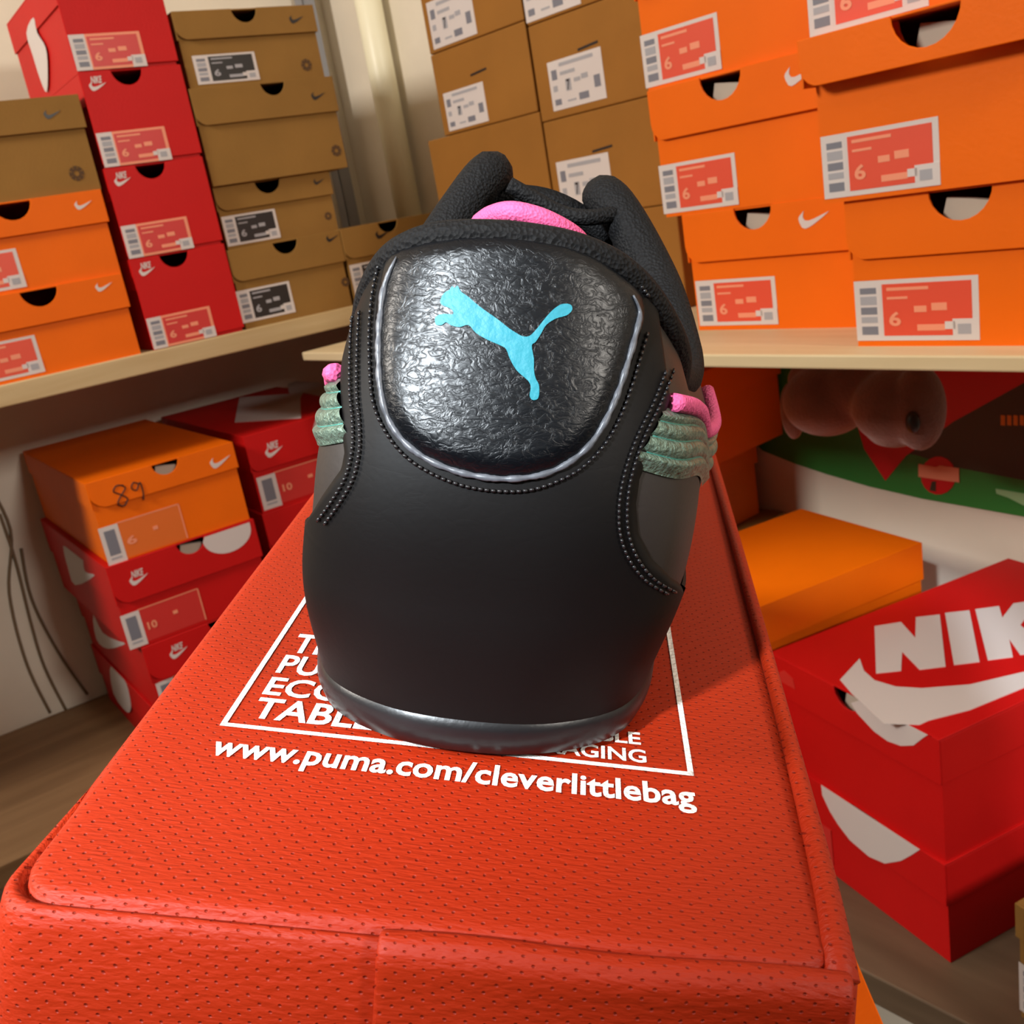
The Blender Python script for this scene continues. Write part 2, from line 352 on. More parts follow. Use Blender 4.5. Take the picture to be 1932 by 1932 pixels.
def put_label(root, x, z, w, h, style, y, base):
    g = MB_(); mats = [M_WHITE, M_GREY, M_LGREY, M_SALMON, M_PALE, M_BLACKP, M_SALRED, M_SALOR, M_INK]
    y1 = y - .0002; y2 = y1 - .0002
    q = lambda a, b, c, d, mi, yy: g.box(x + a * w, x + b * w, yy, yy + .0004, z + c * h, z + d * h, mi)
    if style[0] in 'ork':                                   # size label: pale rim, barcode strip, coloured field
        q(0, 1, 0, 1, 0 if style[0] == 'k' else (0 if style[0] == 'o' else 4), y)
        q(0, .22, 0, 1, 0, y - .00005)
        fld = {'o': 3, 'r': 6, 'k': 5}[style[0]]
        q(.24, .95, .08, .93, fld, y1)
        for a, c0, c1, m in ((0, .78, .88, 1), (0, .60, .74, 2), (0, .44, .56, 1), (0, .30, .40, 2), (0, .10, .24, 1)):
            q(.05, .19, c0, c1, m, y1)
        pm = 4 if style[0] != 'k' else 2
        q(.28, .62, .82, .87, pm, y2); q(.28, .45, .68, .72, pm, y2); q(.50, .60, .46, .56, pm, y2); q(.64, .76, .48, .60, pm, y2); q(.52, .74, .16, .26, pm, y2)
        vs, fs = text_fit(style[1:] or '6', x + .29 * w, x + (.39 if len(style) < 3 else .43) * w, z + .24 * h, z + .48 * h, bold=.03)
        g.add([(a, y2 - .0001, c) for a, c in vs], fs, pm)
        q(.80, 1, 0, .34, 0, y2); q(.74, .82, .18, .3, 0, y2); q(.84, .94, .10, .26, 2, y2 - .0002)
    elif style[0] == 'c':                                   # clear tape label with a white barcode strip
        q(.22, 1, 0, 1, {'o': 7, 'r': 6}[style[1]], y); q(.22, 1, .97, 1, 4, y1); q(.985, 1, 0, 1, 4, y1)
        q(0, .23, -.06, .98, 0, y1); q(.05, .18, .18, .86, 1, y2); q(.05, .18, .06, .12, 2, y2)
        t = style[2:]
        if t:
            vs, fs = text_fit(t, x + .28 * w, x + .40 * w, z + .32 * h, z + .55 * h, bold=.03); g.add([(a, y2, c) for a, c in vs], fs, 4)
        q(.62, .68, .5, .6, 4, y2)
    else:                                                    # white carton label with grey print
        q(0, 1, 0, 1, 0, y)
        for a, b_, c, d, m in ((.22, .85, .86, .93, 2), (.06, .16, .62, .82, 1), (.22, .50, .68, .75, 2), (.06, .14, .38, .5, 2), (.30, .40, .34, .58, 2), (.46, .58, .48, .56, 2),
                               (.60, .72, .5, .6, 2), (.82, .93, .26, .50, 1), (.06, .18, .10, .22, 1), (.30, .46, .12, .16, 2), (.52, .70, .10, .24, 1)):
            q(a, b_, c, d, m, y1)
        vs, fs = text_fit('7', x + .32 * w, x + .38 * w, z + .35 * h, z + .57 * h, bold=.02); g.add([(a, y2, c) for a, c in vs], fs, 8)
    g.obj('size_label', mats, root, fix=False)
def boxL(u, D, z, W, Hh, *a, L=.33, yaw=0, **k):
    U = Matrix.Rotation(R(yaw), 3, 'Z') @ UL; N = Matrix.Rotation(R(yaw), 3, 'Z') @ NL
    return shoe_box(posL(u, D, z), U, N, W, Hh, L, *a, **k)
def boxR(u, D, z, W, Hh, *a, L=.30, yaw=0, **k):
    U = Matrix.Rotation(R(yaw), 3, 'Z') @ UR; N = Matrix.Rotation(R(yaw), 3, 'Z') @ NR
    return shoe_box(posR(u, D, z), U, N, W, Hh, L, *a, **k)
G1 = 'orange shoe boxes on the left shelf'; G2 = 'red shoe boxes stacked on the left shelf'; G3 = 'brown shoe boxes on the left shelf'
WS = 'swoosh'
# --- left shelf, column 1 (cut by the picture's left edge)
boxL(.134, 1.25, -.1035, .199, .0945, M_ORANGE, 'orange shoe box lying directly on the left shelf, lowest of its stack', lid=.039, nx=.53, lab=(.003, .004, .085, .042, 'o6'), logo=(.166, .083, .02, M_WHITE, WS), group=G1)
boxL(.137, 1.25, -.009, .199, .0945, M_ORANGE, 'orange shoe box on the left shelf, topped by the brown box', lid=.036, nx=.51, lab=(.008, .004, .085, .042, 'o6'), logo=(.166, .080, .02, M_WHITE, WS), group=G1)
boxL(.135, 1.25, .0855, .205, .1015, M_KRAFT, 'brown shoe box on top of the orange pair at the far left', lid=.035, nx=.40, logo=(.163, .083, .019, M_BLACKP, WS), dot=(.181, .020, .008), group=G3)
# --- column 2: red stack with full faces
def red(z, h, lbl, sw=None, du=0):
    boxL(.3455 + du, 1.25, z, .1175, h, M_RED, lbl, full=True, rcorner=0, nx=.455, nr=.0175, out=.002, lab=(.001, .001, .079, .037, 'r6'), logo=(.008, h - .014, .02, M_WHITE, 'nike'), L=.25, group=G2, extra=sw, )
def side_poly(pts):
    def fn(root, f, yf):
        Mi = root.matrix_world.inverted(); o_ = Mi @ ZF; Q = []
        for p in smooth_poly(pts, n=3):
            d = Mi.to_3x3() @ ray_w(*p); q = o_ + d * ((-.0003 - o_.x) / d.x); Q.append((q.y, max(.002, min(.096, q.z))))
        g = MB_(); g.prism(Q, -.0004, 0); me = g.mesh()
        for v in me.vertices: v.co = Vector((v.co.y, v.co.x, v.co.z))
        link('side_swoosh', me, M_WHITE, root)
    return fn
red(-.1035, .1075, 'red shoe box standing on the left shelf, lowest of the red stack')
red(.004, .1025, 'red shoe box second from the shelf in the tall red stack')
red(.1065, .103, 'red shoe box third from the shelf in the tall red stack', du=.001)
red(.2095, .105, 'red shoe box on top of the tall red stack, white swoosh on its left side', side_poly([(63, 33), (70, 62), (86, 90), (90, 130), (88, 174), (76, 150), (62, 105), (50, 62)]))
# --- column 3: brown boxes
boxL(.4645, 1.252, -.1035, .157, .0985, M_KRAFT, 'brown shoe box on the left shelf with black size label, lowest of its stack', lid=.040, nx=.5, nr=.017, lab=(.0, .008, .073, .040, 'k6'), logo=(.136, .090, .018, M_BLACKP, WS), dot=(.152, .032, .006), L=.31, group=G3)
boxL(.470, 1.262, -.005, .160, .076, M_KRAFT, 'narrow brown shoe box, second from the shelf in the brown stack', lid=.030, nx=.45, nr=.017, lab=(.003, .004, .072, .036, 'k6'), logo=(.135, .064, .016, M_BLACKP, WS), dot=(.147, .02, .005), L=.31, group=G3)
boxL(.4665, 1.250, .071, .190, .111, M_KRAFT, 'wide brown shoe box without a size label, third from the shelf', lid=.042, nx=.56, nr=.016, logo=(.155, .089, .020, M_BLACKP, WS), dot=(.176, .022, .007), L=.31, group=G3)
boxL(.468, 1.250, .182, .182, .084, M_KRAFT, 'brown shoe box with black and white label on top of the brown stack', lid=.031, nx=.49, nr=.016, lab=(.013, .004, .079, .032, 'k6'), logo=(.146, .068, .020, M_BLACKP, WS), dot=(.158, .016, .007), L=.31, group=G3)
# --- column 4: brown box in the corner
boxL(.622, 1.250, -.1035, .172, .0995, M_KRAFT, 'brown shoe box in the corner beside the brown stack, partly behind the black shoe', lid=.040, nx=.42, nr=.015, lab=(.004, .012, .075, .040, 'k6'), logo=(.05, .083, .022, M_BLACKP, WS), L=.30, group=G3)
# --- under the left shelf
def marker89(root, f, yf):
    g = MB_(); r_ = .0009
    def st(pts): g.tube([(x, f - .0003, z) for x, z in smooth_poly(pts, False, 5)], r_, 6)
    x, z = .030, .068
    st([(x + .012, z + .022), (x + .004, z + .024), (x - .001, z + .018), (x + .006, z + .012), (x + .012, z + .005), (x + .006, z - .002), (x, z + .003), (x + .006, z + .011), (x + .013, z + .018), (x + .010, z + .023)])
    st([(x + .030, z + .018), (x + .024, z + .022), (x + .020, z + .016), (x + .025, z + .012), (x + .031, z + .020), (x + .032, z + .010), (x + .030, z - .002)])
    g.obj('marker_number', M_INK, root, smooth=True)
boxL(.2255, 1.25, -.340, .185, .1045, M_ORANGE, 'orange shoe box with 89 written in marker, under the left shelf', lid=.034, nx=.52, nr=.0165, rcorner=.02, tissue=True, lab=(.0, .002, .10, .046, 'co6'), logo=(.150, .084, .028, M_WHITE, WS), L=.38, extra=marker89)
def white_round(x, z, r_, side, full=False):
    def f_(root, f, yf):
        g = MB_(); P = [(x + r_ * math.cos(R(a)) * 1.35, z + r_ * math.sin(R(a))) for a in range(180, 361, 12)]
        P += [(x + r_ * 1.35, z + r_ * .25), (x - r_ * 1.2, z + r_ * .25)] if not full else [(x + r_ * 1.3 * math.cos(R(a)), z + r_ * math.sin(R(a))) for a in range(12, 180, 12)]
        P = [(a, min(c, z + r_ * .33)) for a, c in P]
        g.prism(P, f - .0004, f); g.obj('white_swoosh_end', M_WHITE, root)
        if side: side_poly(side)(root, f, yf)
    return f_
boxL(.220, 1.25, -.453, .192, .1125, M_RED, 'red shoe box with white half disc, under the orange box marked 89', lid=.052, nx=.55, nr=.018, rcorner=.02, tissue=True, lab=(.0, .004, .10, .044, 'cr10'), logo=(.022, .088, .024, M_WHITE, 'nike'), L=.38, extra=white_round(.153, .104, .024, [(121, 995), (134, 1018), (154, 1048), (160, 1078), (178, 1086), (142, 1104), (128, 1070), (119, 1030)]))
boxL(.233, 1.252, -.552, .19, .0980, M_RED, 'red shoe box under the left shelf, third from the top of the front stack', lid=.05, nx=.55, nr=.018, rcorner=.02, lab=(.004, .004, .10, .042, 'cr'), logo=(.03, .077, .024, M_WHITE, 'nike'), L=.37, extra=side_poly([(176, 1160), (194, 1194), (224, 1210), (238, 1214), (204, 1224), (182, 1206)]))
boxL(.232, 1.252, -.6505, .19, .0975, M_RED, 'red shoe box resting on the brown lower board, bottom of the front stack', lid=.05, nx=.55, nr=.018, rcorner=.02, lab=(.004, .004, .10, .042, 'cr'), L=.37, extra=side_poly([(207, 1250), (222, 1268), (238, 1290), (247, 1330), (240, 1344), (214, 1308)]))
def onroot(root, px, py, ax, c):                          # where a sight line meets a flat face of the box
    Mi = root.matrix_world.inverted(); o_ = Mi @ ZF; d = Mi.to_3x3() @ ray_w(px, py); q = o_ + d * ((c - o_[ax]) / d[ax])
    return (q.x, q.z) if ax == 1 else (q.x, q.y)
def label_top(root, f, yf):
    z = .1075; g = MB_(); T = lambda pts: [onroot(root, *p, 2, z) for p in pts]
    g.prism(T([(443, 797), (568, 789), (566, 742), (452, 750)]), z, z + .0005, plane='xy')
    g.prism(T([(543, 724), (560, 719), (600, 722), (640, 735), (640, 764), (600, 747), (572, 741), (566, 752), (545, 741)]), z, z + .0004, plane='xy'); g.obj('white_top_print', M_WHITE, root)
    A = [onroot(root, *p, 1, f) for p in [(597, 786), (593, 800), (590, 812), (610, 814), (640, 805), (650, 775)]]; g = MB_(); g.prism([(a, min(c, z)) for a, c in A], f - .0004, f); g.obj('white_swoosh_end', M_WHITE, root)
boxL(.432, 1.27, -.3445, .20, .1075, M_RED, 'red shoe box with pale printed top, right of the orange box marked 89', lid=.05, nx=.63, nr=.012, rcorner=.012, lab=(.005, .006, .115, .044, 'cr10'), logo=(.024, .080, .026, M_WHITE, 'nike'), L=.35, extra=label_top)
for i, (z, h) in enumerate(((-.4475, .103), (-.5495, .102), (-.6505, .101))):
    boxL(.431 + .004 * i, 1.27, z, .20, h, M_RED, ['red shoe box with white corner print, second in the rear red stack', 'red shoe box third from the top of the rear red stack', 'red shoe box at the foot of the rear red stack'][i],
         lid=.05, nx=.55, rcorner=.012, lab=(.006, .004, .10, .044, 'cr'), L=.35, extra=white_round(.120, .075, .02, None, full=True) if i == 0 else None)
# --- corner stack under the shelf (faces parallel to the left wall, right end near the right wall)
def boxC(uf, dr, z, W, Hh, label, M, **k):
    o = posR(uf, dr - W, z); return shoe_box(o, NR, UR * -1, W, Hh, .30, M, label, nx=None, **k)
boxC(.790, 1.000, -.6505, .205, .1075, 'brown box at the foot of the corner stack behind the bag', M_KRAFT, lid=.03)
boxC(.745, 1.014, -.543, .225, .1055, 'tan box with a jutting lid between orange boxes in the corner stack', M_KRAFT, lid=.012, rcorner=0)
boxC(.768, 1.000, -.437, .205, .104, 'orange shoe box in bright light, behind the right side of the bag', M_ORANGE, lid=.036)
boxC(.730, 1.012, -.333, .215, .112, 'orange shoe box in shadow on top of the corner stack', M_ORANGE, lid=.036)
# --- right shelf, near column
W2 = .198; G4 = 'large orange shoe boxes in the nearest stack'; G5 = 'orange shoe boxes in the second stack on the right shelf'; G6 = 'plain brown cartons on the right shelf'
oz = dict(tissue=True, L=.32); oz2 = dict(tissue=True, L=.29)
boxR(.400, .647, -.1435, W2, .1015, M_ORANGE, 'big orange shoe box on the right shelf at the picture edge, lowest of its stack', lid=.0405, out=.002, nx=.41, nr=.0205, lab=(.002, .004, .088, .042, 'o6'), group=G4, **oz)
boxR(.4145, .640, -.042, W2 + .006, .106, M_ORANGE, 'big orange shoe box with a jutting lid, second in the nearest stack', lid=.030, out=.014, nx=.43, nr=.022, lab=(.003, .003, .083, .041, 'o6'), group=G4, **oz)
boxR(.420, .645, .064, W2, .105, M_ORANGE, 'big orange shoe box on top of the nearest stack, cut by the picture top', lid=.036, nx=.42, lab=(.003, .002, .083, .042, 'o6'), group=G4, **oz)
boxR(.600, .715, -.1435, .186, .102, M_ORANGE, 'orange shoe box on the right shelf beside the shoe, lowest in the second stack', lid=.0415, nx=.40, nr=.0185, lab=(.004, .004, .084, .04, 'o6'), logo=(.118, .086, .028, M_WHITE, WS), group=G5, **oz2)
boxR(.620, .712, -.0415, .194, .106, M_ORANGE, 'orange shoe box second from the shelf in the second stack', lid=.0415, nx=.40, nr=.0205, lab=(.0, .003, .082, .041, 'o6'), logo=(.138, .090, .028, M_WHITE, WS), group=G5, **oz2)
boxR(.626, .715, .0645, .194, .106, M_ORANGE, 'orange shoe box third from the shelf in the second stack', lid=.034, nx=.40, lab=(.0, .003, .082, .042, 'o6'), group=G5, **oz2)
# --- cartons
def carton(u, z, W, h, lbl, lab=True, D=.832, lw=.083, out=0):
    root = empty('carton', label=lbl, cat='carton', group=G6, M=framemat(UR, NR, posR(u, D, z)))
    b = MB_(); b.box(0, W, 0, .17, 0, h - .0006); o = b.obj('body', M_CARTON, root); bv = o.modifiers.new('bevel', 'BEVEL'); bv.width = .0016; bv.segments = 2
    b = MB_(); sx = W * .40; sz = h * .60
    b.prism([(sx, sz), (sx + .03, sz + .002), (sx + .03, sz + .0045), (sx, sz + .0025)], -.0004, .001); b.obj('hand_slot', M_INK, root)
    if lab: put_label(root, *lab, -.0004, None)
    return root
carton(.885, -.1435, .178, .108, 'brown carton on the right shelf half hidden behind the shoe', (.030, .008, .07, .05, 'w'))
carton(.885, -.0355, .178, .107, 'brown carton with a white label just above the right collar of the shoe', (.012, .004, .082, .058, 'w'))
carton(.886, .0715, .178, .100, 'brown carton in the middle of the right carton column, label at lower left', (.022, .008, .082, .050, 'w'))
carton(.886, .1715, .178, .10, 'brown carton at the top of the right carton column, cut by the picture top', (.0, .003, .085, .055, 'w'))
carton(1.082, -.1435, .19, .115, 'brown carton on the shelf at the corner, hidden by the shoe', (.03, .008, .07, .05, 'w'))
carton(1.103, -.0285, .215, .1125, 'wide brown carton reaching left of the others near the pipe', None)
carton(1.066, .084, .176, .095, 'brown carton in the left carton column with a white label near the pipe', (.012, .004, .078, .044, 'w'))
carton(1.066, .179, .176, .095, 'brown carton on top of the left carton column at the picture top', (.010, .004, .085, .052, 'w'))
# ================================================================ LOWER RIGHT
def quad_box(F, e1, e2, z, W1, W2_, **k): pass
E1 = Vector((.93, .367, 0)).normalized(); E2 = Vector((-.367, .93, 0)).normalized()
FC = Vector((.2885, .6585, 0))
# box front (short end) looks left: local x runs from the far left corner to the near corner F, depth runs along E1
def boxE(z, h, lbl, off=(0, 0), extra=None, out=.003, nx=.51):
    o = FC + E2 * (.20 + off[1]) + E1 * off[0]
    return shoe_box(Vector((o.x, o.y, z + ZC)), -E2, E1, .20, h, .302, M_RED, lbl, lid=.040, out=out, nx=nx, nr=.0165, rcorner=.012, extra=extra, group='large red shoe boxes on the lower right board', tissue=True)
TOPZ = -.4395
def nike_top(root, f, yf):
    Mi = root.matrix_world.inverted(); g = MB_()
    def P(px, py, z=TOPZ):
        d = ray_w(px, py); q = Mi @ (d * (z / d.z) + ZF); return (q.x, q.y)
    zz = .1125
    N = [(1650, 1182), (1700, 1174), (1727, 1204), (1728, 1165), (1773, 1160), (1784, 1258), (1735, 1264), (1702, 1230), (1700, 1266), (1653, 1271)]
    I = [(1783, 1157), (1829, 1152), (1848, 1249), (1800, 1255)]
    K = [(1840, 1150), (1885, 1144), (1891, 1166), (1912, 1139), (1960, 1132), (1925, 1180), (1985, 1228), (1925, 1236), (1904, 1206), (1911, 1240), (1864, 1246)]
    S = [(1622, 1243), (1585, 1283), (1607, 1309), (1668, 1366), (1735, 1368), (1752, 1360), (1830, 1340), (1932, 1298), (2010, 1262), (1932, 1268), (1830, 1292), (1740, 1299), (1690, 1296), (1650, 1284), (1630, 1266)]
    E_ = [(1975, 1128), (2060, 1110), (2068, 1130), (2030, 1140), (2034, 1156), (2070, 1148), (2074, 1166), (2040, 1175), (2044, 1192), (2090, 1184), (2094, 1204), (2000, 1226)]
    for poly in (N, I, K, E_, S):
        Q = [P(*p) for p in poly]; g.prism(Q, zz, zz + .0004, plane='xy')
    g.obj('printed_logo', M_WHITE, root)
    A = [(1622, 1296), (1606, 1326), (1618, 1346), (1650, 1380), (1675, 1398), (1700, 1407), (1724, 1406), (1742, 1392), (1750, 1376), (1756, 1350), (1700, 1325)]
    g = MB_(); A = [onroot(root, *p, 1, f) for p in A]; A = [(a, min(c, zz)) for a, c in A]; g.prism(A, f - .0004, f); g.obj('swoosh_end', M_WHITE, root)
    g = MB_(); g.prism([(.012, .088), (.034, .088), (.032, .098), (.020, .102), (.013, .097)], f - .0004, f); g.obj('small_mark', M_SALRED, root)
def mid_white(root, f, yf):
    A = [(1548, 1462), (1575, 1488), (1640, 1530), (1735, 1590), (1722, 1612), (1700, 1624), (1670, 1629), (1640, 1616), (1604, 1585), (1582, 1556), (1566, 1530), (1552, 1500)]
    g = MB_(); A = [onroot(root, *p, 1, f) for p in A]; A = [(a, min(c, .0985)) for a, c in A]; g.prism(A, f - .0004, f); g.obj('swoosh_end', M_WHITE, root)
    g = MB_(); g.box(.0, .062, .0, .001, .012, .050); g.obj('clear_label', M_SALRED, root)
boxE(-.552, .1125, 'large red shoe box with white lettering and swoosh on its lid, lower right', extra=nike_top)
boxE(-.6505, .0985, 'large red shoe box on the lower right board, beneath the one with white lettering', extra=mid_white, nx=.56)
# orange boxes behind
G2v = Vector((-.40, .917, 0)).normalized(); G1v = Vector((.917, .40, 0)).normalized()
Cc = Vector((.399, .935, 0)); oo = Cc - G1v * .33
for z, h, t in ((-.6505, .1265, 'orange shoe box under another orange one, behind the large red boxes'), (-.524, .128, 'orange shoe box with its plain lid showing, between the bag and the white wall')):
    shoe_box(Vector((oo.x, oo.y, z + ZC)), G1v, G2v, .33, h, .172, M_ORANGE, t, lid=.04, nx=None, rcorner=0, out=.001)
# brown box at the right edge, standing on the lower board
U5 = Vector((.62, .785, 0)).normalized()
To = FC - E2 * .0630
shoe_box(Vector((To.x, To.y, -.6505 + ZC)), -E2, E1, .19, .104, .30, M_KRAFT, 'tan shoe box with a white and black label at the lower right picture edge', lid=.03, nx=.5, rcorner=0, out=.001, lab=(.001, .006, .08, .045, 'k6'), dot=(.02, .068, .007))
# poster -----------------------------------------------------------
def onR(px, py, D):
    d = ray_w(px, py); q = d * (D / d.dot(NR)); return (q.dot(UR), q.z)
post = empty('poster', label='green, black and red holiday poster on the white wall under the right shelf', cat='poster', M=framemat(UR, NR, posR(0, 1.0185, 0)))
def ppoly(name, pts, m, dy, sm=False):
    g = MB_(); Q = [onR(*p, 1.0185) for p in pts]
    if sm: Q = smooth_poly(Q, n=4)
    g.prism(Q, -dy, -dy + .0012); return g.obj(name, m, post)
ppoly('green_field', [(1425, 835), (1440, 850), (1500, 874), (1560, 894), (1640, 917), (1740, 940), (1932, 974), (2050, 990), (2050, 700), (2050, 600), (1425, 600)], M_GREEN, .0012)
ppoly('black_field', [(1645, 842), (1730, 858), (1800, 880), (1932, 905), (2050, 915), (2050, 600), (1700, 600)], M_PBLACK, .0016)
ppoly('red_pennant', [(1632, 846), (1672, 906), (1710, 860), (1800, 795), (1932, 722), (2050, 650), (2050, 600), (1560, 600)], M_PRED, .0020)
ppoly('ornament_print', [(1772 + 33 * math.cos(R(a)), 896 + 36 * math.sin(R(a))) for a in range(0, 360, 20)], M_PRED, .0024)
ppoly('ribbon_print', [(1735, 874), (1768, 880), (1775, 877), (1811, 882), (1812, 909), (1775, 904), (1768, 903), (1735, 898)], M_PALE, .0028)
ppoly('dark_centre_print', [(1760, 907), (1768, 907), (1768, 926), (1756, 924)], M_PBLACK, .0028)  # dark print at the middle of the ornament
for k in range(5):
    x = 1890 + 12 * k; ppoly('gold_letter', [(x, 782), (x + 8, 783), (x + 8, 802), (x, 801)], M_PGOLD, .0024)
ppoly('mint_script', [(1880, 921), (1932, 930), (1990, 942), (1990, 962), (1932, 952), (1905, 938), (1882, 930)], M_PMINT, .0024)
# plush hanging under the right shelf --------------------------------
def blob(parts, vox):
    bm = bmesh.new()
    for c, r3 in parts:
        m_ = Matrix.Translation(c) @ Matrix.Diagonal((*r3, 1)); bmesh.ops.create_icosphere(bm, subdivisions=4, radius=1, matrix=m_)
    me = bpy.data.meshes.new('blob'); bm.to_mesh(me); bm.free(); return me
def pR(px, py, D): x, z = onR(px, py, D); return Vector((x, D, z))
pl = empty('plush_toy', label='pink brown plush animal hanging under the right shelf in front of the poster', cat='plush toy', M=framemat(UR, NR, posR(0, 0, 0)))
D0 = .86; s_ = .86 / FPX * 1.05
me = blob([(pR(1560, 755, D0), (.045, .04, .036)), (pR(1690, 765, D0 - .01), (.040, .04, .036)), (pR(1735, 770, D0 - .02), (.022, .026, .040)), (pR(1690, 815, D0 - .01), (.026, .024, .014)), (pR(1620, 735, D0), (.045, .03, .028)), (pR(1590, 715, D0 + .03), (.06, .04, .03))], .003)
o = link('plush_body', me, M_PLUSH, pl, True)
rm = o.modifiers.new('remesh', 'REMESH'); rm.mode = 'VOXEL'; rm.voxel_size = .003; rm.use_smooth_shade = True
sm_ = o.modifiers.new('smooth', 'SMOOTH'); sm_.iterations = 12
me = blob([(pR(1495, 775, D0 - .005), (.012, .012, .030))], .003); link('plush_ear', me, M_PLUSH, pl, True)
me = blob([(pR(1722, 797, D0 - .045), (.0065, .005, .010))], .003); o = link('plush_nose', me, M_BLACKP, pl, True)
b = MB_(); c_ = pR(1600, 720, D0); b.tube([(c_.x, c_.y, c_.z - .01), (c_.x, c_.y, -.1545)], .0025, 8); b.obj('hanging_loop', M_CABLE, pl)
# cables on the left wall ---------------------------------------------
def onL(px, py, D):
    d = ray_w(px, py); q = d * (D / d.dot(NL)); return (q.dot(UL), q.z)
for i, (pts, t) in enumerate((([(-30, 900), (20, 1000), (18, 1120), (50, 1250), (95, 1345)], 'thin brown cable sagging down the white wall, nearest the left edge'),
                              ([(0, 970), (30, 1060), (60, 1180), (85, 1260), (125, 1340)], 'thin brown cable crossing in the middle of the white wall'),
                              ([(40, 1035), (60, 1130), (110, 1230), (165, 1310)], 'thin brown cable nearest the red boxes on the white wall'))):
    b = MB_(); Q = [onL(*p, 1.651) for p in pts]; b.tube([(x, 0, z) for x, z in smooth_poly(Q, False, 6)], .0022, 6)
    o = b.obj('wall_cable', M_CABLE, smooth=True); o.matrix_world = framemat(UL, NL, posL(0, 1.6515, 0)); tag(o, t, 'cable', 'cables on the left wall')
# ================================================================ STOOL, BOX AND BAG
ZB = -.285
ob = Vector((-.118, .082, 0)); ux = Vector((math.cos(R(-4)), math.sin(R(-4)), 0)); uy = Vector((-ux.y, ux.x, 0))
shoe_box(Vector((ob.x, ob.y, ZB - .11 + ZC)), ux, uy, .198, .11, .37, M_ORANGE, 'orange shoe box lying under the red bag', lid=.04, nx=.5, out=.001)
st = empty('stool', (0, 0, 0), 'plain wooden stool under the orange box that carries the bag', 'stool'); zt = ZB - .11 + ZC
b = MB_(); b.box(-.15, .13, .07, .47, zt - .03, zt); o = b.obj('seat', M_BROWNB, st); bv = o.modifiers.new('bevel', 'BEVEL'); bv.width = .004
for x in (-.13, .11):
    for y in (.09, .45): b = MB_(); b.tube([(x * 1.1, y, 0), (x, y, zt - .03)], .014, 12); b.obj('leg', M_BROWNB, st, True)
b = MB_(); b.box(-.135, .115, .08, .10, .35, .375); b.box(-.135, .115, .44, .46, .35, .375); b.obj('stretcher', M_BROWNB, st)
# --- bag. coordinates: X right, Y forward, Z up from the bag's own top face
BM = Matrix(((EX.x, EY.x, EZ.x, 0), (EX.y, EY.y, EZ.y, 0), (EX.z, EY.z, EZ.z, 0), (0, 0, 0, 1)))
BM.translation = ZF + EZ * -H
def bag_bottom(x, y): return (ZB + .0005 - EX.z * x - EY.z * y + EZ.z * H) / EZ.z
XF0, XF1, YF, XB0, XB1, YBK = -.0758, .0475, .1128, -.0835, .0575, .425
def bag_outline(d, n=96):
    """rounded tapered outline pulled in by d; returns n points ccw"""
    c = [(XF0 + d, YF + d), (XF1 - d, YF + d + .0035), (XB1 - d, YBK - d), (XB0 + d, YBK - d)]; r_ = .0075; out = []
    for i in range(4):
        p0, p1, p2 = [Vector(c[(i + k) % 4]) for k in (-1, 0, 1)]
        a, b_ = (p0 - p1).normalized(), (p2 - p1).normalized()
        A, B = p1 + a * r_, p1 + b_ * r_
        for k in range(7): t = k / 6; out.append((1 - t) ** 2 * A + 2 * t * (1 - t) * p1 + t * t * B)
        nx_ = Vector(c[(i + 2) % 4]) if False else None
        q1 = Vector(c[(i + 1) % 4]); q0 = p1
        nb = (q0 - q1).normalized(); E_ = q1 + nb * r_
        for k in range(1, 14): out.append(B.lerp(E_, k / 14))
    return out
bagroot = empty('shoe_bag', label='red orange nonwoven fabric shoe bag with white printing, carrying the black shoe', cat='bag', M=BM)
def bag_top_z(x, y):
    return -.0006 * math.cos((x + .014) * 40) * 0
rings = []
cen = Vector((-.014, .27)); base_o = bag_outline(0)
def ring(fn): rings.append([fn(i, p) for i, p in enumerate(base_o)])
for s in (.02, .2, .4, .55, .68): ring(lambda i, p, s=s: (cen.x + (p.x - cen.x) * s, cen.y + (p.y - cen.y) * s, 0))
def off(d):
    return bag_outline(d)
def addoff(d, zf):
    o_ = off(d); rings.append([(p.x, p.y, zf(p.x, p.y, i)) for i, p in enumerate(o_)])
def wob(i, a): return a * (math.sin(i * .55) * .5 + math.sin(i * .23 + 1) * .5)
def addmix(dF, zF, dS, zS):                                # creased along the front seam, softly rolled elsewhere
    A, B = bag_outline(dF), bag_outline(dS); r_ = []
    for a, c in zip(A, B):
        t = max(0, min(1, (c.y - YF - .010) / .02)); t = t * t * (3 - 2 * t); q = a.lerp(c, t); r_.append((q.x, q.y, zF * (1 - t) + zS * t))
    rings.append(r_)
for q in ((.018, 0, .018, 0), (.010, .0001, .010, .0001), (.0055, .0001, .0055, .0001), (.0034, -.0001, .0040, -.0001), (.0020, -.0003, .0026, -.0003), (.0013, -.0009, .0018, -.0006), (.0010, -.0030, .0014, -.0009), (.0006, -.0031, .0009, -.0013), (.0002, -.0013, .0004, -.0019), (-.0006, -.0011, .0000, -.0025),
          (-.0014, -.0021, -.0006, -.0038), (-.0020, -.0048, -.0016, -.0056)): addmix(*q)
for t in (.05, .1, .2, .35, .5, .65, .8, .93, .98):
    addoff(-.0022 - .0045 * math.sin(math.pi * min(t * 1.1, 1)) + (0 if t < .95 else .004), lambda x, y, i, t=t: -.006 + (bag_bottom(x, y) + .006) * t + 0)
addoff(.006, lambda x, y, i: bag_bottom(x, y))
for s in (.5, .02): rings.append([(cen.x + (p.x - cen.x) * s, cen.y + (p.y - cen.y) * s, bag_bottom(cen.x + (p.x - cen.x) * s, cen.y + (p.y - cen.y) * s)) for p in base_o])
